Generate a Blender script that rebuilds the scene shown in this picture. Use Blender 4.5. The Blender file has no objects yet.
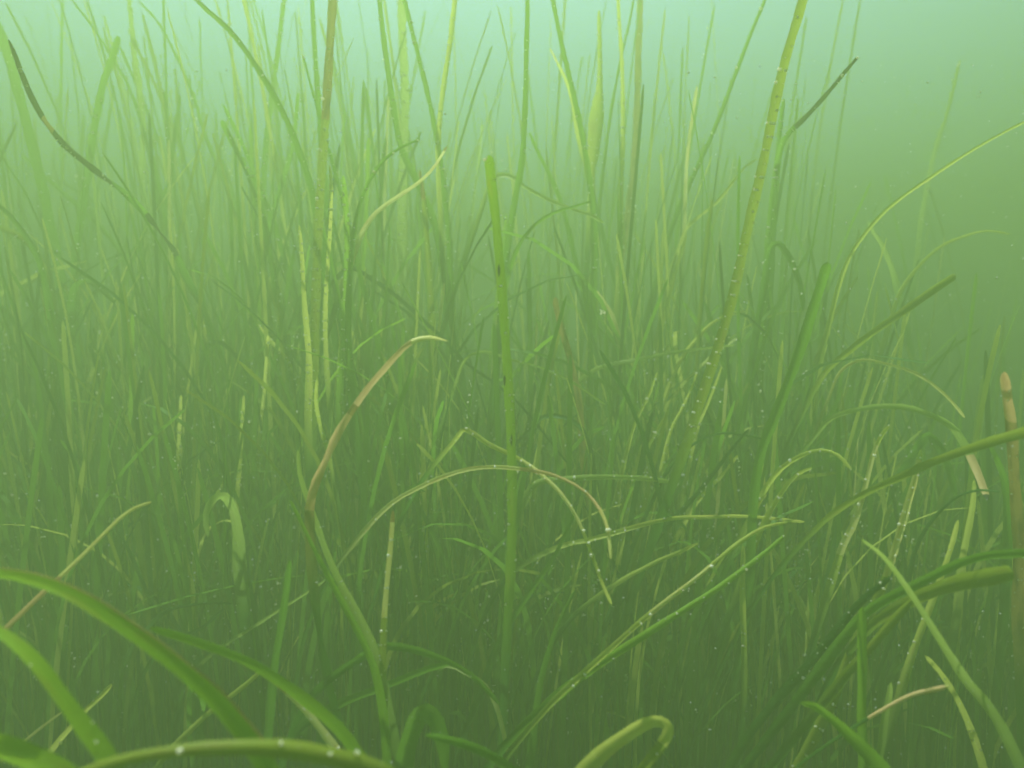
import bpy, bmesh, math, random
from mathutils import Vector, Matrix
random.seed(11)
SC = bpy.context.scene
COL = SC.collection
R = math.radians

# ------------------------------------------------------------------ camera
CAM_H = 0.45
PITCH = R(0.0)
LENS = 24.0
F = 1024 * LENS / 36.0
cd = bpy.data.cameras.new('camera')
cd.lens = LENS
cd.sensor_width = 36.0
cd.clip_start = 0.01
cd.clip_end = 400.0
cd.dof.use_dof = True
cd.dof.focus_distance = 0.60
cd.dof.aperture_fstop = 6.5
cam = bpy.data.objects.new('camera', cd)
COL.objects.link(cam)
cam.location = (0, 0, CAM_H)
cam.rotation_euler = (R(90) + PITCH, 0, 0)
SC.camera = cam

# ------------------------------------------------------------------ sky, sun, exposure
SUN_EL, SUN_AZ = R(66), R(-42)          # azimuth measured from +Y towards +X
w = bpy.data.worlds.new('World')
SC.world = w
w.use_nodes = True
wn = w.node_tree
wn.nodes.clear()
sky = wn.nodes.new('ShaderNodeTexSky')
sky.sky_type = 'NISHITA'
sky.sun_disc = False
sky.sun_elevation = SUN_EL
sky.sun_rotation = SUN_AZ
bg = wn.nodes.new('ShaderNodeBackground')
bg.inputs['Strength'].default_value = 0.115
wo = wn.nodes.new('ShaderNodeOutputWorld')
wn.links.new(sky.outputs[0], bg.inputs[0])
wn.links.new(bg.outputs[0], wo.inputs[0])
sl = bpy.data.lights.new('sun', 'SUN')
sl.energy = 4.8
sl.angle = R(0.6)
sl.color = (1.0, 0.96, 0.88)
sun = bpy.data.objects.new('sun', sl)
COL.objects.link(sun)
sdir = Vector((math.cos(SUN_EL) * math.sin(SUN_AZ), math.cos(SUN_EL) * math.cos(SUN_AZ), math.sin(SUN_EL)))
sun.rotation_euler = sdir.to_track_quat('Z', 'Y').to_euler()
sun.location = sdir * 20
SC.view_settings.view_transform = 'Standard'
SC.view_settings.look = 'None'
SC.view_settings.gamma = 1.0
SC.view_settings.exposure = 3.72
cy = SC.cycles
cy.max_bounces = 8
cy.volume_bounces = 3
cy.transparent_max_bounces = 16
cy.use_denoising = True
cy.filter_width = 1.8            # the soft look of the underwater camera

# the murky green water: one closed even volume
WATER_COLOR = (0.118, 0.166, 0.055)
WATER_ABSORB = (0.082, 0.126, 0.142)
WATER_DENSITY = 2.3
WATER_G = 0.2
WATER_TOP = 1.5
EXT = 9.0


def node_mat(name):
    m = bpy.data.materials.new(name)
    m.use_nodes = True
    m.node_tree.nodes.clear()
    return m, m.node_tree.nodes, m.node_tree.links


def make_haze():
    m, n, l = node_mat('murky_water')
    v = n.new('ShaderNodeVolumePrincipled')
    v.inputs['Color'].default_value = (*WATER_COLOR, 1)
    v.inputs['Absorption Color'].default_value = (*WATER_ABSORB, 1)
    v.inputs['Density'].default_value = WATER_DENSITY
    v.inputs['Anisotropy'].default_value = WATER_G
    o = n.new('ShaderNodeOutputMaterial')
    l.new(v.outputs[0], o.inputs['Volume'])
    bm = bmesh.new()
    bmesh.ops.create_cube(bm, size=1.0)
    for q in bm.verts:
        q.co.x *= 2 * EXT + 2
        q.co.y = q.co.y * (2 * EXT + 2)
        q.co.z = -1.0 if q.co.z < 0 else WATER_TOP
    me = bpy.data.meshes.new('haze')
    bm.to_mesh(me)
    bm.free()
    me.materials.append(m)
    ob = bpy.data.objects.new('haze', me)
    COL.objects.link(ob)
    ob['kind'] = 'stuff'
    ob['label'] = 'murky green water that fades the far eelgrass to pale green'
    return ob


make_haze()

# ------------------------------------------------------------------ materials


def leaf_mat(name, c1, c2, patch, patch_amt, transl=0.5, rough=0.45, speck=0.25):
    """Ribbon leaf: fine lengthwise veins, mottled tone, brown growth patches and pale silt specks."""
    m, n, l = node_mat(name)
    uv = n.new('ShaderNodeUVMap'); uv.uv_map = 'UVMap'
    info = n.new('ShaderNodeObjectInfo')
    att = n.new('ShaderNodeAttribute'); att.attribute_name = 'tint'
    mp = n.new('ShaderNodeMapping'); mp.inputs['Scale'].default_value = (12, 10, 1)
    l.new(uv.outputs[0], mp.inputs['Vector'])
    off = n.new('ShaderNodeCombineXYZ')
    mul = n.new('ShaderNodeMath'); mul.operation = 'MULTIPLY'; mul.inputs[1].default_value = 37.0
    l.new(att.outputs['Fac'], mul.inputs[0]); l.new(mul.outputs[0], off.inputs[1])
    l.new(off.outputs[0], mp.inputs['Location'])
    vein = n.new('ShaderNodeTexNoise'); vein.inputs['Scale'].default_value = 1.0; vein.inputs['Detail'].default_value = 3
    l.new(mp.outputs[0], vein.inputs['Vector'])
    mp2 = n.new('ShaderNodeMapping'); mp2.inputs['Scale'].default_value = (1.2, 26, 1)
    l.new(uv.outputs[0], mp2.inputs['Vector']); l.new(off.outputs[0], mp2.inputs['Location'])
    blot = n.new('ShaderNodeTexNoise'); blot.inputs['Scale'].default_value = 1.0; blot.inputs['Detail'].default_value = 4
    l.new(mp2.outputs[0], blot.inputs['Vector'])
    # tone
    s1 = n.new('ShaderNodeMath'); s1.operation = 'MULTIPLY_ADD'; s1.inputs[1].default_value = 1.5; s1.inputs[2].default_value = -0.55
    l.new(vein.outputs['Fac'], s1.inputs[0])
    s2 = n.new('ShaderNodeMath'); s2.operation = 'MULTIPLY_ADD'; s2.inputs[1].default_value = 0.45
    l.new(att.outputs['Fac'], s2.inputs[0]); l.new(s1.outputs[0], s2.inputs[2])
    s3 = n.new('ShaderNodeMath'); s3.operation = 'MULTIPLY_ADD'; s3.inputs[1].default_value = 0.3; s3.use_clamp = True
    l.new(info.outputs['Random'], s3.inputs[0]); l.new(s2.outputs[0], s3.inputs[2])
    mx = n.new('ShaderNodeMixRGB'); mx.inputs[1].default_value = (*c1, 1); mx.inputs[2].default_value = (*c2, 1)
    l.new(s3.outputs[0], mx.inputs[0])
    # patches
    rp = n.new('ShaderNodeValToRGB')
    rp.color_ramp.elements[0].position = 0.62 - 0.3 * patch_amt
    rp.color_ramp.elements[1].position = 0.80 - 0.3 * patch_amt
    l.new(blot.outputs['Fac'], rp.inputs[0])
    pa = n.new('ShaderNodeMath'); pa.operation = 'MULTIPLY'; pa.inputs[1].default_value = min(1.0, 0.35 + patch_amt)
    l.new(rp.outputs[0], pa.inputs[0])
    mx2 = n.new('ShaderNodeMixRGB'); mx2.inputs[2].default_value = (*patch, 1)
    l.new(pa.outputs[0], mx2.inputs[0]); l.new(mx.outputs[0], mx2.inputs[1])
    # pale silt specks
    mp3 = n.new('ShaderNodeMapping'); mp3.inputs['Scale'].default_value = (4.0, 420, 1)
    l.new(uv.outputs[0], mp3.inputs['Vector']); l.new(off.outputs[0], mp3.inputs['Location'])
    sp = n.new('ShaderNodeTexNoise'); sp.inputs['Scale'].default_value = 1.0; sp.inputs['Detail'].default_value = 1
    l.new(mp3.outputs[0], sp.inputs['Vector'])
    rs = n.new('ShaderNodeValToRGB'); rs.color_ramp.elements[0].position = 0.66; rs.color_ramp.elements[1].position = 0.74
    l.new(sp.outputs['Fac'], rs.inputs[0])
    sa = n.new('ShaderNodeMath'); sa.operation = 'MULTIPLY'; sa.inputs[1].default_value = speck
    l.new(rs.outputs[0], sa.inputs[0])
    mx3 = n.new('ShaderNodeMixRGB'); mx3.inputs[2].default_value = (0.62, 0.62, 0.45, 1)
    l.new(sa.outputs[0], mx3.inputs[0]); l.new(mx2.outputs[0], mx3.inputs[1])
    yg = n.new('ShaderNodeAttribute'); yg.attribute_name = 'young'       # greener leaf base, also darkened to paint its fade into shade
    mx4 = n.new('ShaderNodeMixRGB'); mx4.inputs[2].default_value = (0.05, 0.14, 0.014, 1)
    l.new(yg.outputs['Fac'], mx4.inputs[0]); l.new(mx3.outputs[0], mx4.inputs[1])
    mx3 = mx4
    b = n.new('ShaderNodeBsdfPrincipled')
    b.inputs['Roughness'].default_value = rough
    b.inputs['IOR'].default_value = 1.16
    l.new(mx3.outputs[0], b.inputs['Base Color'])
    bu = n.new('ShaderNodeBump'); bu.inputs['Strength'].default_value = 0.25; bu.inputs['Distance'].default_value = 0.0006
    l.new(vein.outputs['Fac'], bu.inputs['Height']); l.new(bu.outputs[0], b.inputs['Normal'])
    t = n.new('ShaderNodeBsdfTranslucent'); l.new(mx3.outputs[0], t.inputs['Color'])
    mix = n.new('ShaderNodeMixShader'); mix.inputs[0].default_value = transl
    l.new(b.outputs[0], mix.inputs[1]); l.new(t.outputs[0], mix.inputs[2])
    o = n.new('ShaderNodeOutputMaterial'); l.new(mix.outputs[0], o.inputs['Surface'])
    return m


M = {
    'green':  leaf_mat('green_leaf',  (0.085, 0.215, 0.012), (0.165, 0.330, 0.022), (0.20, 0.20, 0.03), 0.05),
    'bright': leaf_mat('bright_green_leaf', (0.17, 0.36, 0.012), (0.27, 0.45, 0.025), (0.30, 0.30, 0.03), 0.08, speck=0.1),
    'centre': leaf_mat('olive_tinged_leaf', (0.105, 0.205, 0.008), (0.180, 0.290, 0.014), (0.26, 0.22, 0.03), 0.12, speck=0.1),
    'near':   leaf_mat('olive_green_leaf', (0.190, 0.370, 0.010), (0.330, 0.500, 0.018), (0.30, 0.24, 0.03), 0.22, rough=0.5, speck=0.12),
    'dark':   leaf_mat('dark_green_leaf', (0.028, 0.095, 0.018), (0.050, 0.140, 0.022), (0.06, 0.07, 0.02), 0.1, transl=0.3),
    'olive':  leaf_mat('olive_leaf',  (0.18, 0.25, 0.015), (0.28, 0.33, 0.03), (0.26, 0.20, 0.05), 0.25),
    'yellow': leaf_mat('yellow_green_leaf', (0.44, 0.53, 0.06), (0.68, 0.67, 0.12), (0.50, 0.36, 0.10), 0.22),
    'pale':   leaf_mat('pale_green_leaf', (0.32, 0.44, 0.06), (0.48, 0.58, 0.12), (0.42, 0.40, 0.14), 0.15, speck=0.5),
    'straw':  leaf_mat('straw_leaf',  (0.68, 0.60, 0.13), (0.84, 0.78, 0.26), (0.46, 0.28, 0.06), 0.35, transl=0.35),
    'brown':  leaf_mat('brown_withered_leaf', (0.34, 0.23, 0.05), (0.52, 0.36, 0.10), (0.12, 0.07, 0.03), 0.45, transl=0.25, rough=0.7),
    'orange': leaf_mat('tan_withered_leaf', (0.66, 0.38, 0.11), (0.80, 0.54, 0.22), (0.40, 0.20, 0.07), 0.3, transl=0.3, rough=0.7),
    'black':  leaf_mat('blackened_leaf', (0.022, 0.026, 0.022), (0.045, 0.05, 0.035), (0.10, 0.08, 0.04), 0.2, transl=0.1, rough=0.7),
}


def bubble_mat():
    m, n, l = node_mat('pale_bubble')
    b = n.new('ShaderNodeBsdfPrincipled')
    b.inputs['Base Color'].default_value = (0.97, 0.93, 0.70, 1)
    b.inputs['Roughness'].default_value = 0.1
    t = n.new('ShaderNodeBsdfTranslucent'); t.inputs['Color'].default_value = (0.97, 0.93, 0.70, 1)
    x = n.new('ShaderNodeMixShader'); x.inputs[0].default_value = 0.5
    l.new(b.outputs[0], x.inputs[1]); l.new(t.outputs[0], x.inputs[2])
    o = n.new('ShaderNodeOutputMaterial'); l.new(x.outputs[0], o.inputs['Surface'])
    return m


def silt_mat():
    m, n, l = node_mat('drifting_silt')
    b = n.new('ShaderNodeBsdfPrincipled')
    b.inputs['Base Color'].default_value = (0.55, 0.55, 0.40, 1)
    b.inputs['Roughness'].default_value = 0.8
    o = n.new('ShaderNodeOutputMaterial'); l.new(b.outputs[0], o.inputs['Surface'])
    return m


BUB, SILT = bubble_mat(), silt_mat()

# ------------------------------------------------------------------ geometry helpers


def at(x, y, d):
    """The place at picture point x, y and at depth d metres ahead."""
    u, v = (x - 512) / F, (384 - y) / F
    c, s = math.cos(PITCH), math.sin(PITCH)
    return Vector((u * d, (c - v * s) * d, CAM_H + (s + v * c) * d))


def spline(P, step):
    """Catmull-Rom through P, resampled about every step metres."""
    out = []
    Q = [P[0] * 2 - P[1]] + list(P) + [P[-1] * 2 - P[-2]]
    for i in range(1, len(Q) - 2):
        a, b, c, d = Q[i - 1], Q[i], Q[i + 1], Q[i + 2]
        n = max(2, min(14, int((c - b).length / step) + 1))
        for k in range(n):
            t = k / n
            out.append(0.5 * ((2 * b) + (c - a) * t + (2 * a - 5 * b + 4 * c - d) * t * t + (3 * b - a - 3 * c + d) * t ** 3))
    out.append(P[-1].copy())
    return out


class Ribbon:
    """Leaf ribbons with a shallow gutter across, collected into one mesh."""
    def __init__(s):
        s.v, s.f, s.uv, s.tint, s.young = [], [], [], [], []

    def add(s, pts, width, side, tint, gutter=0.22, across=4, l0=0.0, young=None):
        """width(i) full width at point i; side(i, T) unit vector across."""
        base, n, L = len(s.v), len(pts), l0
        for i, p in enumerate(pts):
            T = (pts[min(i + 1, n - 1)] - pts[max(i - 1, 0)])
            T = T.normalized() if T.length > 1e-9 else Vector((0, 0, 1))
            if i:
                L += (p - pts[i - 1]).length
            S = side(i, T)
            N = S.cross(T).normalized()
            wd = width(i)
            for k in range(across + 1):
                u = k / across
                q = 2 * u - 1
                s.v.append(p + S * (q * wd / 2) + N * (gutter * wd * (q * q - 0.5)))
                s.uv.append((u, L)); s.tint.append(tint); s.young.append(young(i) if young else 0.0)
        a1 = across + 1
        for i in range(n - 1):
            for k in range(across):
                a = base + i * a1 + k
                s.f.append((a, a + 1, a + 1 + a1, a + a1))

    def mesh(s, name, mat):
        me = bpy.data.meshes.new(name)
        me.from_pydata([tuple(p) for p in s.v], [], s.f)
        uvl = me.uv_layers.new(name='UVMap')
        idx = [0] * len(me.loops)
        me.loops.foreach_get('vertex_index', idx)
        flat = [c for i in idx for c in s.uv[i]]
        uvl.data.foreach_set('uv', flat)
        at_ = me.attributes.new('tint', 'FLOAT', 'POINT')
        at_.data.foreach_set('value', s.tint)
        yg = me.attributes.new('young', 'FLOAT', 'POINT')
        yg.data.foreach_set('value', s.young if s.young else [0.0] * len(s.v))
        me.polygons.foreach_set('use_smooth', [True] * len(me.polygons))
        for q in (mat if isinstance(mat, list) else [mat]):
            me.materials.append(q)
        me.update()
        return me

    def obj(s, name, mat, parent=None):
        o = bpy.data.objects.new(name, s.mesh(name, mat))
        COL.objects.link(o)
        if parent:
            o.parent = parent
        return o


ICO_V = []
_b = bmesh.new(); bmesh.ops.create_icosphere(_b, subdivisions=1, radius=1.0)
_b.verts.ensure_lookup_table()
ICO_V = [v.co.copy() for v in _b.verts]
ICO_F = [tuple(v.index for v in f.verts) for f in _b.faces]
_b.free()


def balls(name, spots, mat, parent=None):
    v, f = [], []
    for p, r in spots:
        b = len(v)
        sx, sy, sz = (random.uniform(0.75, 1.25) for _ in range(3))
        v += [(p.x + q.x * r * sx, p.y + q.y * r * sy, p.z + q.z * r * sz) for q in ICO_V]
        f += [tuple(i + b for i in t) for t in ICO_F]
    me = bpy.data.meshes.new(name)
    me.from_pydata(v, [], f)
    me.polygons.foreach_set('use_smooth', [True] * len(me.polygons))
    me.materials.append(mat)
    o = bpy.data.objects.new(name, me)
    COL.objects.link(o)
    if parent:
        o.parent = parent
    o['kind'] = 'stuff'
    return o


# ------------------------------------------------------------------ the sea bed


def floor_h(x, y):
    return 0.018 * math.sin(x * 3.1 + 1.3) * math.cos(y * 2.3) + 0.012 * math.sin(x * 7.7 - y * 5.1) - 0.02


def make_floor():
    m, n, l = node_mat('brown_silt')
    tc = n.new('ShaderNodeTexCoord')
    a = n.new('ShaderNodeTexNoise'); a.inputs['Scale'].default_value = 7.0; a.inputs['Detail'].default_value = 8
    l.new(tc.outputs['Object'], a.inputs['Vector'])
    r = n.new('ShaderNodeValToRGB')
    r.color_ramp.elements[0].color = (0.050, 0.040, 0.022, 1); r.color_ramp.elements[0].position = 0.32
    r.color_ramp.elements[1].color = (0.150, 0.118, 0.066, 1); r.color_ramp.elements[1].position = 0.72
    l.new(a.outputs['Fac'], r.inputs[0])
    b = n.new('ShaderNodeBsdfPrincipled'); b.inputs['Roughness'].default_value = 0.95
    l.new(r.outputs[0], b.inputs['Base Color'])
    g = n.new('ShaderNodeTexNoise'); g.inputs['Scale'].default_value = 160.0; g.inputs['Detail'].default_value = 4
    l.new(tc.outputs['Object'], g.inputs['Vector'])
    bu = n.new('ShaderNodeBump'); bu.inputs['Strength'].default_value = 0.6; bu.inputs['Distance'].default_value = 0.004
    l.new(g.outputs['Fac'], bu.inputs['Height']); l.new(bu.outputs[0], b.inputs['Normal'])
    o = n.new('ShaderNodeOutputMaterial'); l.new(b.outputs[0], o.inputs['Surface'])
    N = 140
    ax = [EXT * math.copysign(abs(2 * i / N - 1) ** 2.0, 2 * i / N - 1) for i in range(N + 1)]
    v = [(x, y, floor_h(x, y)) for y in ax for x in ax]
    f = [(j * (N + 1) + i, j * (N + 1) + i + 1, (j + 1) * (N + 1) + i + 1, (j + 1) * (N + 1) + i) for j in range(N) for i in range(N)]
    me = bpy.data.meshes.new('seabed')
    me.from_pydata(v, [], f)
    me.polygons.foreach_set('use_smooth', [True] * len(me.polygons))
    me.materials.append(m)
    ob = bpy.data.objects.new('seabed', me)
    COL.objects.link(ob)
    ob['kind'] = 'structure'
    ob['label'] = 'dark brown silty sea bed under the eelgrass'


make_floor()

# ------------------------------------------------------------------ single blades that the photograph shows
# label, material, depth at tip, depth at the traced end, (width tip, width base) in px, points tip -> base, options
BL = []


def B(label, mat, d0, d1, wpx, pts, **k):
    BL.append((label, mat, d0, d1, wpx, pts, k))


# --- left, upper
B('long green blade arching up out of the frame top beside the tall brown stalk', 'green', .75, .85, (4, 8), [(160, -50), (197, 0), (233, 34), (267, 83), (288, 123), (300, 153), (312, 190), (322, 240), (330, 300)], b=6)
B('tall brownish olive stalk rising out of the frame top, thickest of the left stand', 'olive', .70, .78, (8, 9), [(337, -60), (333, 0), (329, 60), (326, 110), (322, 170), (319, 220), (316, 290), (314, 360), (312, 420)], b=30, w=[(0.0, 0.42, 'brown')])
B('broad pale blade with rounded tip leaning right at the upper left', 'green', .95, 1.1, (6, 9), [(119, 36), (112, 60), (103, 85), (95, 125), (89, 165), (82, 215), (76, 256), (74, 330), (82, 400), (92, 470)], b=8, blunt=1)
B('broad blade entering at the left edge and curving down behind the blackened strip', 'green', .95, 1.15, (9, 9), [(-20, -10), (2, 40), (14, 78), (28, 130), (42, 185), (52, 235), (62, 290), (68, 350), (76, 420)], b=5)
B('blackened dead strip slanting down to the right at the upper left', 'green', .50, .9, (5, 7), [(8, 40), (20, 70), (33, 100), (46, 124), (62, 143), (82, 160), (100, 175), (118, 189), (136, 204), (155, 226), (170, 246), (185, 275)], w=[(0.0, 0.34, 'black'), (0.34, 0.40, 'brown'), (0.40, 0.66, 'black'), (0.8, 0.97, 'black')], b=5, twist=0.7)
B('faint yellowish blade standing between the rounded pale tip and the long arch', 'pale', 1.2, 1.3, (4, 6), [(124, -30), (129, 0), (134, 50), (140, 90), (143, 130), (142, 175), (146, 225), (150, 290)], b=9)
B('thin bluish blade leaning left across the pale rounded blade', 'green', 1.1, 1.25, (2, 4), [(60, -20), (75, 4), (95, 30), (115, 62), (131, 92), (142, 125), (152, 165), (160, 210), (165, 260)])
B('second thin faint blade leaning left near the top, right of the bluish one', 'green', 1.2, 1.35, (2, 5), [(138, 0), (160, 25), (178, 60), (193, 95), (203, 130), (217, 165), (232, 200), (245, 250)])
B('blunt green tip leaning left under the long arch, lower of two', 'green', .9, 1.0, (5, 6), [(222, 120), (230, 138), (242, 160), (253, 185), (263, 215), (272, 260), (280, 310)], b=3, blunt=1)
B('slender green tip leaning left under the long arch, upper of two', 'green', .92, 1.05, (3, 6), [(222, 103), (233, 125), (247, 155), (260, 190), (275, 225), (290, 280)], b=3)
B('straight dark green blade beside the tall brown stalk, running out of the top', 'green', .85, .95, (4, 6), [(311, -40), (313, 20), (316, 70), (320, 125), (324, 180), (330, 240)], b=4)
B('faint straight green blade left of the tall brown stalk', 'green', 1.1, 1.2, (4, 6), [(286, -20), (279, 40), (272, 90), (266, 140), (263, 190), (262, 250)], b=5)
B('thin curved blade bending right past the foot of the brown stalk', 'green', .8, .88, (2, 7), [(303, 55), (312, 90), (322, 125), (333, 165), (346, 215), (360, 275), (375, 330), (388, 385), (396, 440)], b=8)
B('short stiff blade with spiky tip behind the thin curved one', 'green', 1.0, 1.1, (3, 7), [(298, 92), (296, 120), (292, 150), (280, 190), (268, 230), (258, 280)], b=3)
B('dark arched leaf bending down at the far left edge', 'green', .8, .95, (4, 9), [(-30, 190), (0, 206), (22, 230), (40, 262), (50, 310), (56, 360), (62, 420)], b=4)
B('thin blade crossing low behind the blackened strip', 'green', 1.1, 1.2, (3, 5), [(22, 155), (40, 172), (60, 190), (82, 210), (108, 235), (128, 265), (140, 300)])
B('olive leaf drooping at the left edge with silt along it', 'olive', .9, 1.0, (5, 9), [(-25, 225), (0, 228), (25, 240), (40, 262), (48, 290), (52, 340), (55, 400)], b=8)
# --- centre, upper
B('tall blade bowing right, first right of the brown stalk', 'green', .85, .95, (5, 7), [(376, -30), (381, 20), (386, 60), (392, 100), (400, 145), (412, 172), (424, 198), (434, 225), (442, 270)], b=5)
B('tall thin blade bowing right beside the yellow one at top centre', 'green', .85, .95, (4, 6), [(400, -20), (410, 22), (420, 62), (430, 104), (438, 145), (445, 195), (450, 250), (452, 310)], b=6)
B('bright yellow blade running out of the frame top left of the centre gap', 'yellow', .85, .92, (5, 5), [(457, -40), (455, 0), (450, 45), (444, 85), (440, 120), (438, 160), (440, 210)], b=6)
B('wide pale speckled blade standing behind the arched tip at top centre', 'pale', 1.15, 1.25, (8, 10), [(401, -20), (402, 40), (404, 95), (403, 150), (401, 205), (400, 260), (398, 330)], b=26)
B('dark straight blade running out of the top at the centre gap', 'green', .78, .88, (4, 8), [(528, -40), (527, 10), (526, 60), (525, 108), (522, 160), (515, 200), (508, 243), (503, 290), (498, 350)], b=7)
B('bowed dark green blade right of the centre gap', 'green', .85, .95, (4, 7), [(548, -30), (556, 15), (566, 62), (575, 100), (583, 140), (589, 178), (593, 215), (594, 260), (592, 320)], b=6)
B('folded yellow leaf with a bright edge right of the centre gap', 'yellow', .95, 1.05, (2, 5), [(550, 48), (557, 62), (565, 78), (572, 100), (577, 130), (583, 155)], w=[(0.0, 0.4, 'straw')])
B('yellow leaf swollen in the middle, right of the folded one', 'yellow', 1.0, 1.1, (4, 6), [(599, 10), (600, 50), (600, 85), (598, 110), (595, 140), (592, 172), (590, 215)], b=10, swell=2.0)
B('bright yellow green blade running straight out of the top at centre right', 'yellow', .95, 1.05, (3, 6), [(616, -30), (619, 20), (622, 70), (623, 120), (622, 175), (620, 230), (618, 300)], b=12)
B('hazy brownish blade beside the bright yellow green one', 'brown', 1.2, 1.3, (6, 7), [(641, -20), (638, 40), (637, 95), (634, 150), (628, 205), (620, 260)], b=6)
B('thin dark blade leaning right behind the swollen yellow leaf', 'green', 1.05, 1.2, (2, 4), [(637, -20), (630, 20), (622, 55), (613, 100), (606, 150), (600, 205), (597, 260)])
B('upright bright green blade with blunt round tip standing alone at the centre', 'centre', .46, .60, (9.5, 9.5), [(489, 155), (491, 180), (495, 212), (499, 256), (504, 318), (508, 380), (511, 440), (512, 500), (511, 560), (508, 615)], b=7, blunt=1, face=1, spots=1, still=1)
B('green blade arching over to the right left of the centre gap', 'green', .65, .72, (2, 8), [(421, 139), (402, 147), (385, 159), (370, 180), (359, 207), (353, 240), (349, 285), (348, 340), (352, 400)], b=6)
B('straw leaf with a ragged brown tip leaning right left of the centre gap', 'straw', .72, .82, (2, 6), [(447, 146), (440, 158), (430, 172), (414, 186), (396, 198), (376, 213), (362, 234), (352, 262)], w=[(0.0, 0.22, 'brown')])
B('pale leaf crossing from the centre blade out to the right', 'pale', .8, .9, (3, 5), [(604, 223), (588, 214), (566, 207), (545, 198), (525, 187), (508, 176), (492, 180), (480, 215)])
B('green arched leaf bending right just past the centre blade', 'green', .72, .8, (2, 6), [(592, 201), (572, 207), (553, 213), (536, 224), (522, 240), (512, 262), (505, 290), (500, 330)])
B('slim blade leaning left above the crossing pale leaf', 'green', .95, 1.0, (3, 5), [(529, 132), (538, 152), (550, 176), (562, 205), (572, 245)])
B('brown blotched blade standing below the straw leaf', 'olive', .85, .95, (4, 8), [(420, 170), (424, 200), (427, 235), (430, 280), (432, 330), (433, 390)], w=[(0.0, 0.3, 'brown')], b=4)
B('pale speckled thin blade with a white tip in the centre gap', 'pale', 1.3, 1.4, (2, 3), [(482, 124), (480, 150), (476, 180), (472, 215)], b=3)
# --- right, upper
B('broad olive blade leaning right out of the frame top, largest on the right', 'olive', .56, .66, (9, 10), [(808, -40), (803, 0), (793, 34), (783, 70), (774, 110), (766, 150), (757, 190), (749, 222), (742, 256), (733, 295), (720, 340), (704, 390), (688, 440)], b=34, face=1)
B('thin dark blade leaning right behind the broad olive one', 'green', .9, 1.1, (3, 6), [(778, -30), (765, 0), (750, 36), (738, 68), (724, 105), (710, 140), (696, 170), (684, 198), (670, 235), (655, 290)], b=4)
B('dark grey dead blade slanting up to the right in open water', 'green', .55, .98, (3, 8), [(858, 57), (845, 72), (832, 88), (818, 104), (803, 120), (790, 132), (782, 145), (777, 170), (774, 210), (771, 260)], b=2, w=[(0.0, 0.54, 'black')])
B('green blade with speckles standing just right of the broad olive one', 'green', .85, .95, (4, 8), [(784, 98), (780, 130), (776, 170), (771, 210), (767, 256), (764, 310), (760, 370)], b=14)
B('straw coloured upright thin blade left of the broad olive one', 'straw', .95, 1.05, (3, 4), [(697, 86), (692, 120), (688, 150), (686, 180), (684, 240)])
B('yellowish leaf arching right behind the broad olive blade', 'yellow', .95, 1.05, (2, 4), [(757, 159), (744, 168), (730, 186), (716, 203), (700, 216), (686, 230), (675, 260)])
B('long thin yellow blade arching in open water to the right edge', 'yellow', .7, .85, (2, 5), [(1060, 105), (1024, 122), (990, 140), (958, 159), (930, 178), (905, 195), (882, 214), (863, 236), (849, 258), (838, 288), (826, 335)], face=1)
B('yellow leaf bending to the right below the long thin arch', 'yellow', .8, .95, (2, 5), [(1010, 234), (986, 231), (962, 237), (940, 247), (922, 263), (908, 280), (897, 300), (885, 340)])
B('faint upright blade in the open water on the right', 'pale', 1.25, 1.35, (3, 5), [(960, 60), (948, 110), (935, 150), (927, 185), (920, 225), (915, 270)], b=4)
B('pale folded leaf end at the right under the long thin arch', 'pale', 1.0, 1.1, (3, 6), [(868, 222), (874, 232), (882, 244), (890, 262), (897, 285)])
# --- left, middle
B('dark green leaf hooking over to the right at the left side', 'green', .9, 1.0, (2, 6), [(144, 362), (138, 340), (128, 318), (112, 300), (92, 283), (76, 285), (68, 310)], b=3)
B('drooping dark leaf at the left edge below the olive one', 'green', .95, 1.05, (3, 7), [(25, 350), (17, 327), (2, 308), (-20, 300), (-40, 320)])
B('faint reddish brown dead leaf slanting through the left stand', 'brown', 1.05, 1.15, (3, 5), [(178, 342), (160, 358), (144, 378), (128, 400), (114, 420), (100, 450)])
B('thin dark leaf hooked to the right in the left stand', 'dark', .85, .92, (2, 5), [(262, 432), (257, 402), (248, 376), (235, 355), (219, 342), (205, 350), (198, 385)])
B('bright yellow leaf at the foot of the tall brown stalk', 'yellow', .68, .74, (3, 8), [(299, 225), (302, 262), (304, 300), (307, 335), (309, 365), (308, 420)], b=10)
B('thin yellow line of a leaf standing in the left stand beneath the dark hook', 'yellow', .78, .85, (3, 5), [(244, 395), (242, 430), (240, 465), (237, 500), (234, 540)], b=5)
B('short bright yellow leaf tip low in the left stand, left of the thin line', 'yellow', .8, .86, (3, 4), [(181, 395), (180, 415), (179, 440), (177, 480)], b=4)
B('pale yellowish leaf leaning right far down in the left stand', 'yellow', .82, .9, (2, 5), [(139, 410), (136, 432), (132, 456), (127, 480), (120, 510)], b=3)
B('yellow streak slanting right in the stand at centre right, first of three', 'yellow', .72, .8, (2, 5), [(657, 372), (650, 392), (640, 412), (632, 432), (624, 462), (615, 500)], b=3)
B('yellow streak slanting right in the stand at centre right, middle of three', 'yellow', .72, .8, (2, 5), [(697, 372), (690, 392), (680, 412), (671, 430), (663, 462), (655, 500)], b=5)
B('yellow streak slanting right in the stand at centre right, last of three', 'yellow', .75, .82, (2, 5), [(722, 366), (714, 388), (706, 408), (699, 424), (692, 450), (684, 490)], b=2)
B('narrow yellow leaf running up along the right of the tall brown stalk', 'yellow', .72, .80, (3, 5), [(330, 165), (331, 200), (329, 240), (326, 285), (325, 330), (327, 380)], b=12)
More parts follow.
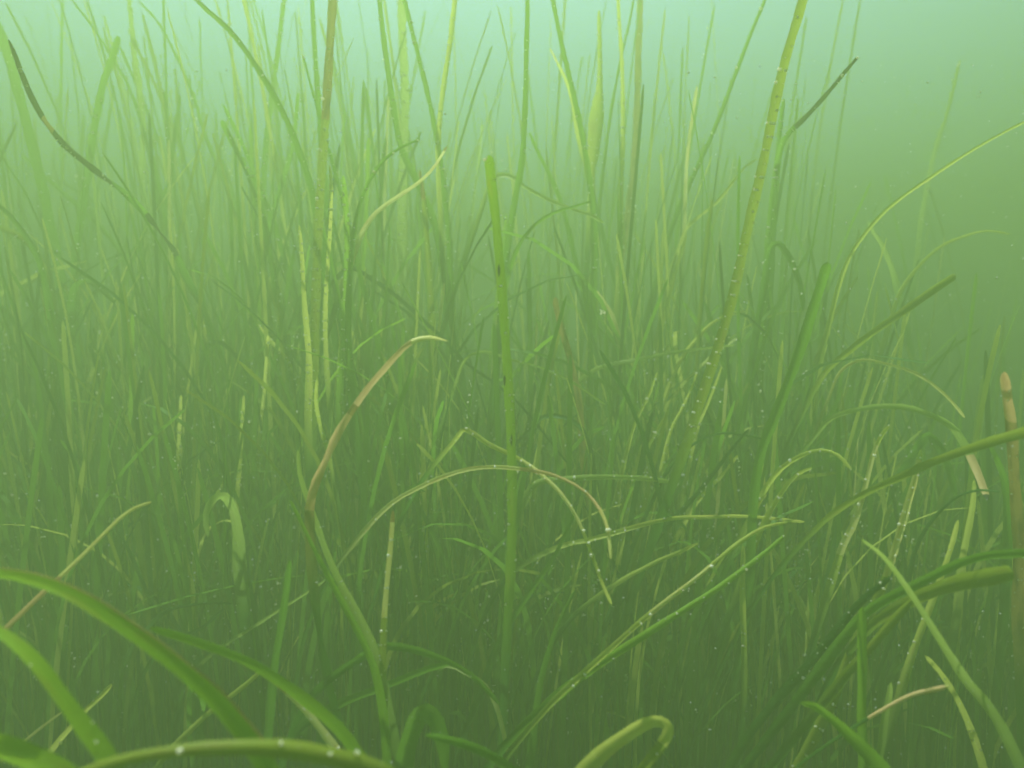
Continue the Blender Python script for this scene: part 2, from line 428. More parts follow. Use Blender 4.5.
B('bright yellow streak of a leaf low in front of the brown stalk foot', 'yellow', .66, .72, (3, 5), [(318, 375), (316, 400), (320, 425), (327, 450), (331, 470)], b=3)
B('green blade with specks rising just right of the narrow yellow leaf', 'bright', .74, .82, (5, 7), [(343, 175), (346, 215), (347, 260), (345, 310), (342, 360), (340, 420)], b=14)
B('slim yellow leaf standing left of the tall brown stalk', 'yellow', .8, .9, (3, 4), [(268, 335), (266, 365), (264, 395), (261, 425), (258, 470)], b=6)
B('short yellow leaf bit slanting in the left stand', 'yellow', .9, .95, (3, 4), [(258, 324), (266, 335), (275, 346), (286, 358), (296, 378)], b=6)
B('tan withered leaf twisting down in front of the centre left stand', 'brown', .50, .48, (4, 10), [(448, 341), (430, 337), (411, 342), (396, 356), (384, 370), (370, 386), (356, 405), (343, 424), (333, 441), (325, 460), (315, 482), (310, 505), (310, 525)], w=[(0.0, 0.32, 'straw'), (0.32, 0.60, 'orange'), (0.63, 0.80, 'orange'), (0.82, 0.97, 'orange')], face=1, twist=0.9)
B('bent over pale grey green tip low in the left stand', 'pale', .58, .66, (5, 13), [(208, 537), (206, 515), (213, 500), (224, 496), (233, 510), (238, 535), (240, 570)])
B('long straw leaf slanting up to the right from the left edge', 'straw', .48, .45, (3, 6), [(152, 502), (135, 508), (118, 520), (90, 548), (60, 577), (30, 605), (2, 632), (-30, 660)], w=[(0.7, 1.0, 'orange')], face=1)
# --- centre, middle
B('orange brown blunt leaf standing right of the centre blade', 'brown', .75, .85, (6, 7), [(555, 297), (560, 322), (568, 350), (575, 378), (580, 408), (583, 450), (586, 500)], blunt=1)
B('short straw leaf bit leaning left at centre right', 'straw', .95, 1.0, (3, 6), [(594, 287), (603, 300), (612, 315), (620, 340)])
B('long dark line of a leaf curving down through the centre stand', 'dark', .75, .95, (2, 5), [(568, 464), (545, 435), (518, 403), (490, 380), (465, 362), (445, 340), (425, 322), (395, 295), (370, 278), (352, 268), (340, 275)])
B('pale thin leaf arching down to the right past the centre blade', 'pale', .7, .75, (2, 3), [(606, 405), (590, 394), (570, 381), (542, 368), (512, 360), (485, 352), (465, 360), (452, 395)])
B('pale leaf lying nearly level at centre right', 'pale', .8, .9, (2, 5), [(735, 345), (700, 349), (665, 354), (635, 360), (598, 368), (570, 390)])
B('yellow green tip arching right above the nearly level pale leaf', 'yellow', .82, .92, (3, 5), [(746, 311), (728, 315), (710, 325), (696, 340), (682, 358), (668, 390), (655, 430)])
B('upper of two yellow brown leaves arching right across the foot of the centre blade', 'straw', .47, .6, (3, 5), [(611, 560), (608, 530), (600, 510), (585, 492), (565, 480), (545, 473), (520, 469), (495, 467), (470, 469), (445, 476), (420, 487), (392, 503), (365, 530)], w=[(0.3, 0.56, 'orange')], face=1, b=4)
B('lower of two yellow leaves arching right across the foot of the centre blade', 'yellow', .49, .6, (3, 5), [(612, 605), (603, 585), (592, 555), (578, 520), (562, 495), (545, 478), (530, 466), (512, 455), (490, 445), (466, 430), (455, 440)], w=[(0.42, 0.72, 'straw')], face=1, b=6)
B('level pale green leaf lying behind the two arching leaves', 'pale', .62, .72, (4, 7), [(672, 482), (640, 478), (605, 477), (565, 479), (535, 484), (520, 510)], b=4)
B('dark green leaf arching down to the right beside the orange brown one', 'dark', .72, .78, (5, 4), [(595, 505), (594, 475), (589, 445), (580, 427), (565, 418), (545, 417), (530, 430)])
B('dark green leaf arching right over the crossing leaves at centre right', 'dark', .62, .7, (2, 5), [(768, 440), (745, 435), (720, 433), (700, 440), (683, 452), (668, 470), (655, 495), (635, 540), (618, 590)])
B('straight dark green leaf slanting up at centre right', 'dark', .62, .75, (3, 7), [(748, 430), (730, 452), (710, 478), (690, 502), (668, 525), (645, 555), (625, 590)], b=5)
B('light green leaf slanting up just below the straight dark one', 'yellow', .68, .8, (3, 5), [(738, 455), (722, 475), (707, 490), (693, 508), (678, 535), (660, 570)], b=3)
# --- right, middle
B('smooth dark green blade with broad rounded tip right of the olive blade', 'green', .60, .68, (10, 9), [(828, 262), (821, 285), (812, 312), (804, 338), (795, 364), (785, 390), (774, 418), (763, 446), (756, 478), (752, 520), (750, 570)], blunt=1, face=1)
B('straight olive blade slanting far up to the right with rounded tip', 'olive', .68, .82, (8, 5), [(956, 275), (930, 292), (902, 312), (872, 333), (847, 353), (826, 372), (810, 400)], blunt=1, face=1)
B('short drooping green tip right of the speckled blade', 'green', .78, .84, (5, 7), [(803, 312), (800, 285), (791, 262), (779, 244), (770, 250), (765, 280)], b=2)
B('thin yellow arch breaking off in bits at the right side', 'straw', .75, .85, (3, 3), [(965, 418), (952, 402), (935, 386), (915, 373), (890, 365), (862, 360), (840, 372), (828, 400)], face=1)
B('long arch ending in a brown hanging tip at the right side', 'pale', .62, .75, (8, 4), [(988, 500), (980, 478), (970, 455), (957, 432), (942, 420), (915, 409), (888, 406), (860, 409), (832, 418), (812, 440)], w=[(0.0, 0.12, 'black'), (0.12, 0.36, 'orange')], face=1)
B('yellow stem with brown edges leaning right in the right thicket', 'yellow', .58, .64, (3, 8), [(890, 425), (881, 436), (873, 455), (867, 480), (860, 505), (852, 528), (843, 545), (832, 580)], w=[(0.42, 0.9, 'straw')], b=9, face=1)
B('slim speckled stem rising right of the yellow stem', 'straw', .55, .52, (5, 11), [(921, 449), (916, 475), (909, 500), (902, 525), (893, 555), (882, 588), (868, 618), (852, 648), (836, 690), (818, 728), (796, 768)], w=[(0.0, 0.2, 'pale'), (0.55, 1.0, 'olive')], b=16, face=1)
B('thick stump with straw top and dark brown foot at the right edge', 'brown', .45, .56, (9, 11), [(1004, 372), (1007, 400), (1011, 432), (1014, 470), (1017, 520), (1019, 580), (1020, 640)], w=[(0.0, 0.36, 'orange')], face=1, b=5, twist=0.5)
B('wide olive green leaf sweeping up to the right edge across the thick stump', 'olive', .40, .6, (11, 5), [(1060, 420), (1024, 432), (992, 441), (962, 451), (930, 463), (900, 477), (868, 492), (838, 510), (815, 530)], face=1)
B('pale green blunt leaf hanging left of the brown hanging tip', 'green', .68, .74, (6, 8), [(957, 500), (953, 480), (945, 455), (935, 440), (925, 436), (915, 450)])
B('bright green leg of a leaf below the brown hanging tip', 'yellow', .6, .66, (4, 8), [(974, 480), (973, 500), (970, 520), (966, 540), (962, 562), (958, 600)])
B('green leaf leaning left beside the thick stump', 'green', .58, .62, (4, 9), [(988, 440), (997, 460), (1004, 480), (1007, 510), (1006, 560)])
B('dark arched leaf running to the right below the brown tip', 'dark', .5, .6, (2, 5), [(1000, 492), (980, 490), (960, 495), (945, 506), (928, 525), (915, 550), (905, 590)])
# --- bottom left, nearest
B('wide bright green leaf arching across the bottom left corner, nearest', 'near', .27, .25, (10, 19), [(-50, 572), (0, 573), (32, 579), (66, 591), (102, 611), (140, 637), (172, 661), (202, 686), (226, 710), (246, 735), (262, 757), (280, 790)], face=1, edge=1)
B('dark green leaf arching behind the widest near leaf', 'near', .36, .38, (7, 13), [(150, 628), (178, 636), (205, 645), (240, 658), (275, 678), (308, 702), (340, 730), (368, 768)], face=1)
B('blurred green leaf slanting down in the bottom left corner', 'near', .25, .24, (10, 20), [(-10, 625), (12, 640), (36, 662), (60, 694), (85, 728), (106, 756), (120, 790)], face=1, b=1)
B('olive leaf lying level along the bottom edge with bright glints', 'olive', .22, .24, (10, 20), [(60, 782), (95, 768), (135, 757), (180, 750), (230, 747), (280, 748), (330, 756), (378, 770), (420, 800)], face=1, b=1.6, br=2.2)
B('wide green leaf cutting the very bottom left corner', 'near', .24, .23, (18, 24), [(-40, 735), (0, 745), (32, 758), (62, 775), (90, 800)], face=1)
B('straight light green leaf standing at the lower left', 'green', .55, .58, (6, 9), [(290, 560), (286, 590), (281, 625), (275, 660), (271, 700), (268, 738)], face=1)
B('pale leaf slanting up to the right at the lower left', 'yellow', .48, .5, (4, 6), [(262, 670), (245, 685), (225, 700), (205, 716), (188, 732), (170, 750)])
B('mottled brown dead leaf slanting down at the lower left', 'brown', .42, .42, (4, 10), [(262, 672), (278, 684), (296, 700), (312, 718), (326, 736), (336, 750), (350, 775)], w=[(0.5, 0.95, 'straw')], face=1, b=4)
B('thin pale leaf crossing behind the straight light green one', 'pale', .62, .66, (2, 4), [(330, 577), (305, 594), (278, 611), (252, 628), (225, 645), (205, 660)])
B('thin dark leaf bit lying level at the lower left', 'dark', .6, .62, (2, 4), [(232, 604), (210, 603), (190, 605), (170, 609), (155, 620)])
B('thin dark leaf hooking up below the level dark bit', 'dark', .6, .62, (2, 4), [(224, 609), (212, 620), (200, 629), (185, 635), (172, 642)])
B('pale thin leaf slanting up from the left bottom with a glint', 'yellow', .45, .48, (4, 6), [(112, 684), (100, 697), (88, 708), (70, 728), (52, 750), (40, 770)], b=1)
B('long thin yellow line of a leaf crossing the lower left', 'straw', .5, .52, (2, 4), [(62, 712), (42, 727), (20, 745), (0, 762), (-20, 780)])
# --- bottom centre
B('pale green leaf in front of the tan withered leaf, left of two', 'pale', .5, .48, (4, 10), [(298, 450), (300, 474), (308, 500), (318, 528), (328, 556), (340, 582), (356, 612), (371, 642), (381, 672), (386, 700)], b=4, face=1)
B('bright green leaf joining the pale one from the left at the lower centre left', 'bright', .48, .46, (3, 10), [(290, 500), (300, 520), (312, 545), (326, 572), (342, 602), (358, 632), (373, 665), (381, 700), (385, 735), (387, 770)], face=1)
B('upright straw leaf with pale specks standing against the green pair', 'straw', .5, .48, (4, 8), [(393, 510), (391, 540), (388, 572), (385, 605), (383, 645), (383, 690), (386, 740)], w=[(0.0, 0.25, 'brown'), (0.6, 1.0, 'olive')], b=8, face=1)
B('green leaf arching right from the upright straw leaf', 'green', .5, .5, (4, 8), [(500, 705), (487, 690), (470, 674), (445, 660), (415, 650), (385, 646), (365, 655)], face=1)
B('hanging straw tip below the arching green leaf', 'straw', .5, .52, (4, 5), [(508, 755), (503, 730), (496, 705), (488, 690), (478, 680)])
B('green leaf slanting up right beneath the arching green one', 'green', .52, .54, (5, 8), [(455, 662), (428, 669), (400, 680), (370, 692), (335, 706)], face=1)
B('wide bluish green leaf folded over at the bottom edge', 'green', .46, .46, (12, 23), [(445, 775), (443, 745), (436, 722), (426, 712), (416, 722), (408, 745), (402, 775), (398, 810)], face=1)
B('green leaf slanting down at the bottom edge beside the folded one', 'green', .36, .36, (6, 11), [(425, 735), (450, 740), (475, 748), (498, 760), (520, 778)], face=1)
B('mottled yellow leaf with hooked over tip at the bottom edge', 'yellow', .40, .40, (8, 16), [(620, 790), (640, 772), (656, 753), (667, 737), (668, 727), (660, 721), (646, 723), (626, 735), (605, 750), (588, 766), (570, 785)], w=[(0.0, 0.42, 'olive')], face=1, b=2)
B('long yellow leaf with brown edge slanting up right of the centre bottom', 'yellow', .55, .48, (3, 6), [(788, 522), (765, 527), (742, 540), (722, 556), (700, 575), (682, 589), (660, 606), (640, 622), (618, 642), (596, 662), (572, 684), (555, 700)], w=[(0.45, 0.7, 'straw')], face=1, b=4)
B('long green leaf slanting up under the long yellow one', 'bright', .55, .49, (4, 9), [(785, 535), (768, 550), (745, 568), (718, 588), (690, 606), (665, 622), (640, 638), (612, 656), (585, 674), (560, 694)], face=1, b=4)
B('level yellow green leaf above the long yellow slanting one', 'yellow', .6, .62, (3, 5), [(805, 522), (770, 518), (740, 516), (705, 517), (675, 518), (645, 524), (615, 533), (585, 541), (560, 547)], b=5)
B('short yellow leaf slanting up under the level yellow green one', 'yellow', .58, .6, (3, 5), [(698, 543), (680, 552), (660, 560), (640, 570), (618, 582)])
B('slanting green leaf rising left of the twin arching tips', 'green', .6, .62, (3, 7), [(577, 505), (565, 535), (550, 563), (530, 592), (512, 620), (498, 645), (485, 680)])
B('upright yellowish green leaf low right of the long slanting pair', 'yellow', .55, .57, (5, 6), [(743, 545), (742, 575), (742, 600), (743, 622), (744, 660)], b=2)
B('green leaf curving up from the centre bottom edge', 'green', .55, .55, (3, 8), [(575, 590), (560, 620), (549, 650), (541, 680), (535, 715), (530, 755)])
# --- bottom right
B('wide olive leaf lying flat at the right, its blunt end at the edge', 'olive', .38, .5, (18, 8), [(1013, 572), (988, 577), (960, 582), (935, 590), (912, 600), (890, 612), (870, 628)], blunt=1, face=1)
B('light green leaf arching over to the right at the lower right, under the yellow stem', 'yellow', .55, .62, (3, 6), [(852, 470), (838, 455), (820, 450), (800, 456), (782, 468), (768, 485), (755, 510)], b=4)
B('short yellow green leaf curving right below the light green arch', 'yellow', .56, .62, (3, 7), [(812, 468), (798, 474), (785, 488), (772, 508), (760, 532), (748, 565)], b=3)
B('yellow green leaf leaning right beside the slim speckled stem', 'yellow', .5, .56, (4, 8), [(958, 520), (950, 550), (938, 585), (925, 620), (912, 655), (900, 695)], b=5)
B('yellow green leaf bowing left at the lower right corner', 'yellow', .46, .5, (4, 8), [(925, 655), (940, 672), (955, 695), (968, 722), (978, 750), (988, 785)], b=3)
B('green leaf arching to the right edge above the wide olive one', 'green', .38, .48, (8, 10), [(1060, 548), (1024, 553), (990, 555), (960, 563), (935, 575), (910, 588), (885, 600), (862, 616), (842, 640), (820, 670)], face=1)
B('pale green leaf with curled tip crossing over the wide olive one', 'pale', .40, .42, (3, 11), [(862, 540), (876, 550), (889, 563), (905, 585), (922, 611), (940, 640), (955, 664), (970, 686), (986, 704), (1005, 735)], face=1)
B('upright light green leaf standing among crossing leaves at the lower right', 'bright', .45, .45, (8, 9), [(862, 605), (862, 640), (862, 680), (861, 720), (863, 765)], face=1)
B('green leaf with bent tip rising from the bottom edge at lower right', 'bright', .34, .34, (6, 16), [(800, 703), (814, 706), (828, 716), (845, 731), (862, 748), (880, 768)], face=1)
B('dark drooping leaf edge with bright beads at the lower right', 'dark', .42, .5, (6, 9), [(892, 576), (872, 592), (858, 605), (842, 624), (824, 646), (806, 668), (785, 690)], face=1, b=4)
B('ragged white and rust twig of dead leaf at the lower right', 'dark', .40, .42, (5, 3), [(950, 686), (932, 690), (914, 694), (898, 701), (882, 710), (868, 718)], w=[(0.0, 0.2, 'straw'), (0.2, 1.0, 'orange')], face=1)
B('short pale leaf stub beside the rust twig', 'pale', .42, .43, (5, 7), [(891, 682), (889, 698), (885, 716), (882, 740)])
B('olive leaf crossing behind the slim speckled stem at lower right', 'olive', .46, .48, (7, 9), [(915, 597), (897, 616), (880, 636), (864, 655), (848, 672), (830, 695)], face=1)

HERO_XY = []


def hero(label, mat, d0, d1, wpx, pts, o):
    if o.get('face') and d0 > 0.35:
        d0, d1 = d0 * 0.88, d1 * 0.90
    n = len(pts)
    P = [at(x, y, d0 + (d1 - d0) * i / (n - 1)) for i, (x, y) in enumerate(pts)]
    nt = len(spline(P, 0.012))
    # down to the root in the silt
    e, T = P[-1], (P[-1] - P[-2]).normalized()
    z = max(0.02, e.z)
    hx = max(-0.45, min(0.45, T.x / max(0.35, -T.z))) * z * 0.7
    root = Vector((e.x + hx, e.y + z * random.uniform(0.2, 0.55), 0))
    root.z = floor_h(root.x, root.y) - 0.01
    D = (e - root).length
    for k in range(1, 7):                   # leaves the traced end smoothly and enters the silt upright
        t = k / 6
        h00, h10, h01, h11 = 2 * t ** 3 - 3 * t * t + 1, t ** 3 - 2 * t * t + t, -2 * t ** 3 + 3 * t * t, t ** 3 - t * t
        q = e * h00 + T * (D * 0.9 * h10) + root * h01 + Vector((0, 0, -1)) * (D * 0.9 * h11)
        if k < 6:
            q.z = max(q.z, root.z + 0.01)
        P.append(q)
    S = spline(P, 0.012)
    S = [S[0].lerp(S[1], k / 6) for k in range(6)] + S[1:]    # finer towards the rounded tip
    nt += 5
    N = len(S)
    w0, w1 = wpx
    dmean = (d0 + d1) / 2
    acc = [0.0]
    for i in range(1, N):
        acc.append(acc[-1] + (S[i] - S[i - 1]).length)
    Lt = acc[min(nt, N) - 1]
    tw0 = random.uniform(-0.35, 0.35) if o.get('face') else random.uniform(-0.8, 0.8)
    tw1 = random.uniform(-0.5, 0.5) if o.get('face') else random.uniform(-1.0, 1.0)
    if o.get('still'):
        tw0 = tw1 = 0.05
    fold = random.choice((-1, 1)) * random.uniform(0.12, 0.26) * (0.35 if mat == 'near' else 1.0)
    camp = Vector((0, 0, CAM_H))
    ph = random.uniform(0, 6.28)

    def ang(a):
        s = min(1.0, a / max(Lt, 1e-6))
        return tw0 + (tw1 - tw0) * s + (0.03 if o.get('still') else 0.18) * math.sin(a * 19 + ph) + o.get('twist', 0) * math.sin(a * 52 + ph)

    def width_at(a):
        s = min(1.0, a / max(Lt, 1e-6))
        px = w0 + (w1 - w0) * s
        if o.get('swell'):
            px *= 1 + o['swell'] * math.exp(-((s - 0.55) / 0.16) ** 2)
        wd = px * (d0 + (d1 - d0) * s) / F / max(0.62, math.cos(ang(a)))
        wd *= 1 + 0.07 * math.sin(a * 85 + ph) + 0.05 * math.sin(a * 230 + 2 * ph)
        full = wd
        tl = full * (0.9 if o.get('blunt') else 3.2)
        if a < tl:
            wd *= max(0.06, math.sqrt(max(0.0, 1 - (1 - a / tl) ** 2)))
        rest = acc[-1] - Lt
        if a > Lt and rest > 0:
            wd *= 1 - 0.45 * (a - Lt) / rest
        return wd

    def side_of(p, a, T):
        V = (p - camp).normalized()
        s = T.cross(V)
        s = s.normalized() if s.length > 1e-6 else Vector((1, 0, 0))
        nn = s.cross(T).normalized()
        t = ang(a)
        return (s * math.cos(t) + nn * math.sin(t)).normalized()

    tint = random.random()
    segs = sorted((a, b, m) for a, b, m in o.get('w', []))

    bounds, main, kids = [], Ribbon(), []
    cur = 0
    for a, b, m in segs:
        i0, i1 = int(a * (nt - 1)), int(b * (nt - 1))
        if i0 > cur:
            bounds.append((cur, i0))
        kids.append((i0, i1, m))
        cur = i1
    bounds.append((cur, N - 1))
    last = bounds[-1] if bounds else None
    rest = []
    bounds = [q for q in bounds if q[1] > q[0]]
    for i0, i1 in bounds:
        if (i0, i1) != last:
            rest.append((i0, i1))
        else:
            main.add(S[i0:i1 + 1], lambda i, i0=i0: width_at(acc[i0 + i]), lambda i, T, i0=i0: side_of(S[i0 + i], acc[i0 + i], T), tint, gutter=fold, l0=acc[i0],
                     young=lambda i, i0=i0: 0.0 if z < 0.05 else min(1.0, max(0.0, (acc[i0 + i] - Lt + 0.04) / 0.10)))  # base stretch darkens towards the root, shade painted into its green
    ob = main.obj('eelgrass_strand', M[mat])
    ob['label'] = label
    ob['category'] = 'eelgrass'
    names = {'orange': 'tan_withered_stretch', 'brown': 'brown_withered_stretch', 'straw': 'straw_coloured_stretch', 'black': 'blackened_end',
             'olive': 'olive_stretch', 'pale': 'pale_end', 'dark': 'leaf_base'}
    for i0, i1, m in kids:
        rb = Ribbon()
        rb.add(S[i0:i1 + 1], lambda i: width_at(acc[i0 + i]), lambda i, T: side_of(S[i0 + i], acc[i0 + i], T), random.random(), gutter=fold, l0=acc[i0])
        rb.obj(names[m], M[m], ob)
    for i0, i1 in rest:
        rb = Ribbon()
        rb.add(S[i0:i1 + 1], lambda i: width_at(acc[i0 + i]), lambda i, T: side_of(S[i0 + i], acc[i0 + i], T), tint, gutter=fold, l0=acc[i0])
        rb.obj('upper_stretch', M[mat], ob)
    if o.get('edge'):                       # withered rim along the upper margin
        rb = Ribbon()
        ids = list(range(2, nt - 2))
        rb.add([S[i] + side_of(S[i], acc[i], (S[i + 1] - S[i - 1]).normalized()) * width_at(acc[i]) * 0.47 + (camp - S[i]).normalized() * 0.0008 for i in ids],
               lambda i: width_at(acc[ids[i]]) * 0.10, lambda i, T: side_of(S[ids[i]], acc[ids[i]], T), 0.5, gutter=0.05, across=2)
        rb.obj('withered_rim', M['brown'], ob)
    if o.get('spots'):
        for a in (0.355, 0.52, 0.63):
            i = int(a * (nt - 1))
            q = S[i] + side_of(S[i], acc[i], Vector((0, 0, -1))) * width_at(acc[i]) * random.uniform(-0.4, 0.1) + (camp - S[i]).normalized() * 0.0012
            rb = Ribbon()
            k = random.uniform(0.007, 0.013)
            rb.add([q + Vector((0, 0, k * (j / 4 - 0.5))) for j in range(5)], lambda i: 0.0015 * (0.2 + math.sin(math.pi * min(1, max(0, i / 4)))),
                   lambda i, T: Vector((1, 0, 0)), 0.5, across=2)
            rb.obj('dark_spot', M['black'], ob)
    nb = o.get('b', 0)
    if nb:
        sp = []
        for _ in range(int(nb * 3.2)):
            a = random.random() ** 0.8 * Lt
            i = min(range(nt), key=lambda j: abs(acc[j] - a)) if nt < 40 else max(1, min(nt - 2, int(a / Lt * (nt - 1))))
            i = max(1, min(N - 2, i))
            T = (S[i + 1] - S[i - 1]).normalized()
            wd = width_at(acc[i])
            r = random.choice((0.6, 0.8, 1.0, 1.2, 1.7)) * dmean / F * o.get('br', 1.0)
            sp.append((S[i] + side_of(S[i], acc[i], T) * wd * random.uniform(-0.5, 0.5) + (camp - S[i]).normalized() * (r * 0.6 + 0.0006) , r))
        balls('air_bubbles', sp, BUB, ob)
    return ob


for a in BL:
    hero(*a)

# ------------------------------------------------------------------ eelgrass shoots: sheath and leaves, copied one by one
UP = Vector((0, 0, 1))


def leaf_path(h, lean, az, droop, n=11):
    """A leaf of length h that starts upright, leans out to az and may bend over."""
    p, pts = Vector((0, 0, 0)), []
    st = h / (n - 1)
    a = lean * 0.25
    for i in range(n):
        pts.append(p.copy())
        t = i / (n - 1)
        a = lean * (0.25 + 0.75 * t) + droop * max(0.0, (t - 0.3) / 0.7) ** 1.5
        a2 = az + 0.35 * math.sin(3.1 * t + az * 5)
        p = p + Vector((math.sin(a) * math.cos(a2), math.sin(a) * math.sin(a2), math.cos(a))) * st
    return pts


def ribbon_leaf(rb, pts, wd, tint, rot, twist, across=2, off=None):
    n = len(pts)
    if off is not None:
        pts = [p + off for p in pts]

    def side(i, T):
        a = rot + twist * i / n
        s = Vector((math.cos(a), math.sin(a), 0))
        s = s - T * s.dot(T)
        return s.normalized() if s.length > 1e-4 else T.orthogonal().normalized()

    q, e = pts[-2], pts[-1]
    pts = pts[:-1] + [q.lerp(e, f) for f in (0.6, 0.85, 0.95)] + [e]
    m = len(pts)
    dist = [0.0] * m
    for j in range(m - 2, -1, -1):
        dist[j] = dist[j + 1] + (pts[j + 1] - pts[j]).length
    tl = min(0.03, 5 * wd)

    def width(i):
        k = dist[i] / tl
        return wd * (0.65 + 0.35 * min(1, (1 - dist[i] / dist[0]) * 3)) * (1.0 if k >= 1 else max(0.15, math.sqrt(1 - (1 - k) ** 2)))
    rb.add(pts, width, side, tint, gutter=0.18, across=across)


LEAF_MATS = ['green'] * 9 + ['bright'] * 3 + ['olive'] * 3 + ['yellow'] * 2 + ['dark'] * 3 + ['straw'] * 1 + ['pale'] * 1


def make_shoot(tall, spread):
    """[(part name, mesh)] of one shoot about one metre tall when tall is 1."""
    parts, look = [], 'upright '
    rb = Ribbon()
    sh = [Vector((0.004 * math.sin(k), 0, 0.03 * k * tall - 0.02)) for k in range(5)]
    ribbon_leaf(rb, sh, 0.0052, random.random(), random.uniform(0, 3), 0.6)
    parts.append(('sheath', rb.mesh('sheath', M['olive'])))
    k = random.randint(4, 6)
    for i in range(k):
        rb = Ribbon()
        h = tall * random.uniform(0.5, 1.0) if i else tall
        dr = random.choice((0, 0, 0.1, 0.2, 0.4, 0.8, 1.7)) * random.uniform(0.6, 1.1)
        if i == 0:
            dr *= 0.15
        pts = leaf_path(h, random.uniform(0.02, spread), random.uniform(0, 6.28), dr, n=20)
        ribbon_leaf(rb, pts, random.uniform(0.0032, 0.0062), random.random(), random.uniform(0, 3.14), random.uniform(-1.3, 1.3), off=Vector((random.uniform(-.004, .004), random.uniform(-.004, .004), 0)))
        mk = random.choice(LEAF_MATS)
        if mk in ('yellow', 'straw', 'pale'):
            look = 'yellow leaved '
        elif dr > 1.1 and look == 'upright ':
            look = 'bent leaved '
        parts.append(('leaf', rb.mesh('leaf', M[mk])))
    LOOKS.append(look)
    return parts


LOOKS = []
PROTO = [make_shoot(1.0, 0.16 + 0.02 * i) for i in range(18)]
used = {}


def plant(kind, x, y, s, sw, rz, tilt, label, group):
    e = bpy.data.objects.new('eelgrass_shoot', None)
    COL.objects.link(e)
    e.empty_display_size = 0.02
    e.location = (x, y, floor_h(x, y))
    e.rotation_euler = (tilt[0], tilt[1], rz)
    e.scale = (sw, sw, s)
    e['label'] = label; e['category'] = 'eelgrass shoot'; e['group'] = group
    if kind not in used:
        used[kind] = []
        for nm, me in PROTO[kind]:
            o = bpy.data.objects.new(nm, me); COL.objects.link(o); o.parent = e
            used[kind].append(o)
    else:
        for src in used[kind]:
            c = src.copy(); COL.objects.link(c); c.parent = e


def top_px(x):
    """How high in the picture the stand reaches over picture column x."""
    K = [(0, 60), (150, 110), (300, 60), (420, 70), (480, 190), (545, 215), (600, 80), (720, 110), (790, 130), (860, 240), (940, 300), (1024, 330)]
    for (a, b), (c, d) in zip(K, K[1:]):
        if a <= x <= c:
            return b + (d - b) * (x - a) / (c - a)
    return K[0][1] if x < 0 else K[-1][1]


def height_for(px, d):
    t = top_px(px) + random.uniform(-50, 250)
    if d < 0.85:
        t = max(t, 215 + random.uniform(0, 160))
    return max(0.22, min(1.3, CAM_H + (384 - t) / F * d))


ZONES = [(300, 'in the dense stand on the left side'), (480, 'in the stand around the tall brown stalk'), (660, 'behind the blunt upright centre strand'),
         (830, 'behind the broad olive strand'), (1e9, 'in the low thicket on the right side')]
SIZES = [(0.55, 'low'), (0.80, 'middling'), (9, 'tall')]
spots = []
tries = 0
while len(spots) < 270 and tries < 20000:
    tries += 1
    px = random.uniform(-10, 1034)
    d = 0.82 + 0.80 * random.random() ** 0.9
    x = (px - 512) / F * d
    if any((x - a) ** 2 + (d - b) ** 2 < 0.0016 for a, b, _ in spots):
        continue
    spots.append((x, d, px))
for i, (x, d, px) in enumerate(spots):
    zone = next(q[1] for q in ZONES if px < q[0])
    fan = (px - 512) / 512
    h = height_for(px, d)
    size = next(q[1] for q in SIZES if h < q[0])
    plant(i % len(PROTO), x, d, h, random.uniform(0.75, 1.1), random.uniform(0, 6.28),
          (random.uniform(-0.10, 0.10), fan * 0.16 + random.uniform(-0.14, 0.14)),
          size + ' ' + LOOKS[i % len(PROTO)] + 'shoot in murky water ' + zone, size + ' ' + LOOKS[i % len(PROTO)] + 'shoots ' + zone)

# the rest of the meadow, beyond counting
rbs = {k: Ribbon() for k in ('green', 'dark', 'olive', 'yellow')}


dots = []


def dot_leaf(pts, off):
    a, b = sorted((random.uniform(0.15, 1), random.uniform(0.15, 1)))
    for _ in range(random.randint(3, 9)):
        f = random.uniform(a, b) * (len(pts) - 1.001)
        i = int(f)
        p = pts[i].lerp(pts[i + 1], f - i) + off + Vector((random.uniform(-.002, .002), random.uniform(-.004, 0), 0))
        dots.append((p, random.choice((0.6, 0.7, 1.0, 1.4)) * p.y / F))


def meadow_leaf(x, y, h, low=False):
    px = 512 + x / max(y, .2) * F
    fan = (px - 512) / 512
    az = random.uniform(0, 6.28)
    if random.random() < 0.5:
        az = 0.0 if random.random() < 0.5 + 0.4 * fan else math.pi
        az += random.uniform(-0.5, 0.5)
    lean = random.uniform(0.02, 0.30)
    dr = random.choice((0, 0, 0, 0.2, 0.4, 0.8, 1.7)) * random.uniform(0.5, 1.1)
    if low:
        lean = random.uniform(0.1, 0.9); dr = random.choice((0, 0.5, 1.2, 1.8)) * random.uniform(0.5, 1.0)
    pts = leaf_path(h, lean, az, dr, n=13)
    if 0.6 < y < 1.35 and abs(x) < 0.8 * y and random.random() < 0.34:
        dot_leaf(pts, Vector((x, y, 0)))
    k = random.choices(('green', 'dark', 'olive', 'yellow'), (10, 3, 3, 3))[0]
    ribbon_leaf(rbs[k], pts, random.uniform(0.0030, 0.0060), random.random(), random.uniform(0, 3.14), random.uniform(-1.2, 1.2), across=1,
                off=Vector((x, y, floor_h(x, y) - 0.005)))


for _ in range(7200):
    d = 0.66 + 1.65 * random.random() ** 0.95
    px = random.uniform(-120, 1144)
    x = (px - 512) / F * d
    meadow_leaf(x, d, height_for(px, d) * random.uniform(0.45, 1.0) * (1.0 if d < 1.15 else 0.58))
for _ in range(450):
    d = 0.68 + 0.7 * random.random()
    px = random.uniform(-60, 1084)
    meadow_leaf((px - 512) / F * d, d, random.uniform(0.15, 0.38), low=True)
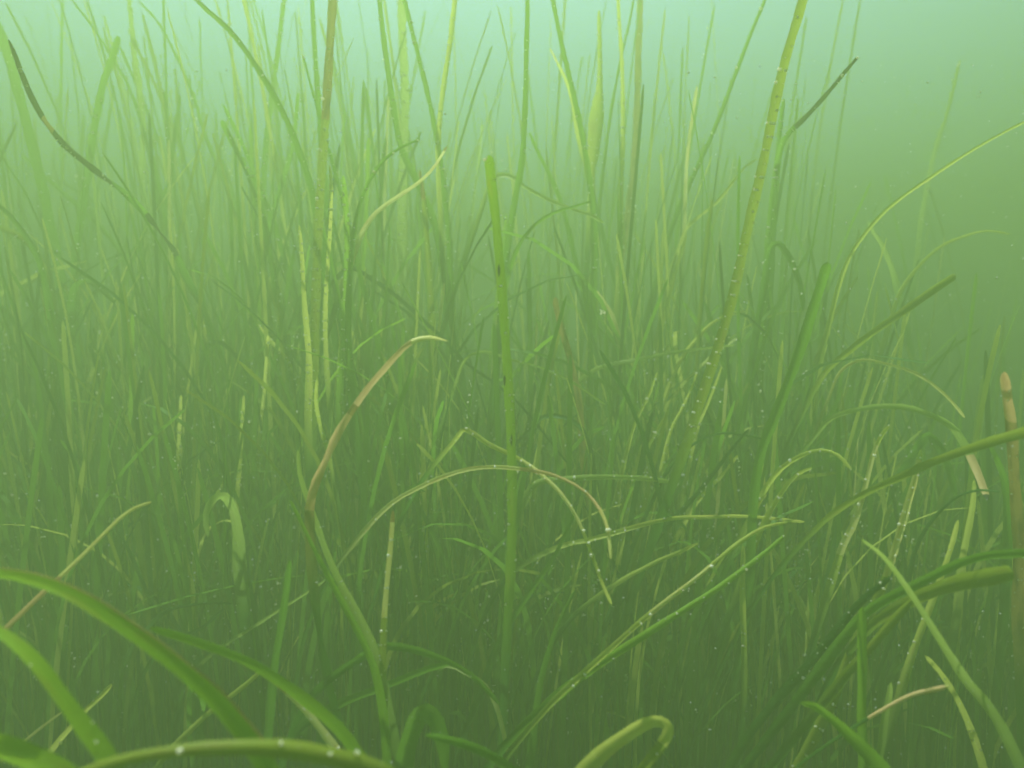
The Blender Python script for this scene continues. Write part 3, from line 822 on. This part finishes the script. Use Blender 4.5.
# long near-vertical leaves that reach the top of the picture
for _ in range(260):
    d = 1.12 + 0.6 * random.random()
    px = random.triangular(-40, 860, 330)
    if 465 < px < 515:
        continue
    h = CAM_H + random.uniform(0.30, 0.62) * d
    az = 0.0 if random.random() < px / 1024 else math.pi
    pts = leaf_path(h, random.uniform(0.02, 0.22), az + random.uniform(-.8, .8), random.choice((0, 0, 0.15, 0.3)), n=13)
    k = random.choices(('green', 'olive', 'yellow'), (6, 2, 4))[0]
    x = (px - 512) / F * d
    ribbon_leaf(rbs[k], pts, random.uniform(0.003, 0.006), random.random(), random.uniform(0, 3.14), random.uniform(-1.2, 1.2), across=1, off=Vector((x, d, floor_h(x, d))))
    if random.random() < 0.5:
        dot_leaf(pts, Vector((x, d, 0)))
# a taller, far stand on the right
for _ in range(260):
    d = 1.5 + 1.3 * random.random()
    x = (random.uniform(850, 1350) - 512) / F * d
    meadow_leaf(x, d, random.uniform(0.35, 1.05))
# the meadow goes on beside and behind the camera
n_round = 0
while n_round < 6500:
    x, y = random.uniform(-2.2, 2.2), random.uniform(-1.6, 1.2)
    if y > -0.12 and abs(x) < 0.80 * y + 0.22:
        continue
    meadow_leaf(x, y, random.uniform(0.4, 0.8))
    n_round += 1
allr = Ribbon()
mats, poly_m = [], []
for mi, (k, rb) in enumerate(rbs.items()):
    b = len(allr.v)
    allr.v += rb.v; allr.uv += rb.uv; allr.tint += rb.tint; allr.young += rb.young
    allr.f += [tuple(i + b for i in f) for f in rb.f]
    mats.append(M[k]); poly_m += [mi] * len(rb.f)
me = allr.mesh('eelgrass_meadow', mats)
me.polygons.foreach_set('material_index', poly_m)
mo = bpy.data.objects.new('eelgrass_meadow', me)
COL.objects.link(mo)
mo['kind'] = 'stuff'
mo['label'] = 'dense mass of thin eelgrass leaves filling the water behind the nearer blades'

o = balls('air_bubbles', dots, BUB)
o['label'] = 'tiny bright bubbles clinging along the eelgrass leaves'
# drifting silt
sp = []
for _ in range(2200):
    d = 0.35 + 1.1 * random.random()
    px, py = random.uniform(0, 1024), random.uniform(60, 768)
    p = at(px, py, d)
    if p.z > 0.05:
        sp.append((p, random.choice((0.3, 0.4, 0.5, 0.8, 1.0)) * d / F))
o = balls('silt_specks', sp, SILT)
o['label'] = 'tiny pale specks of silt drifting in the murky water'
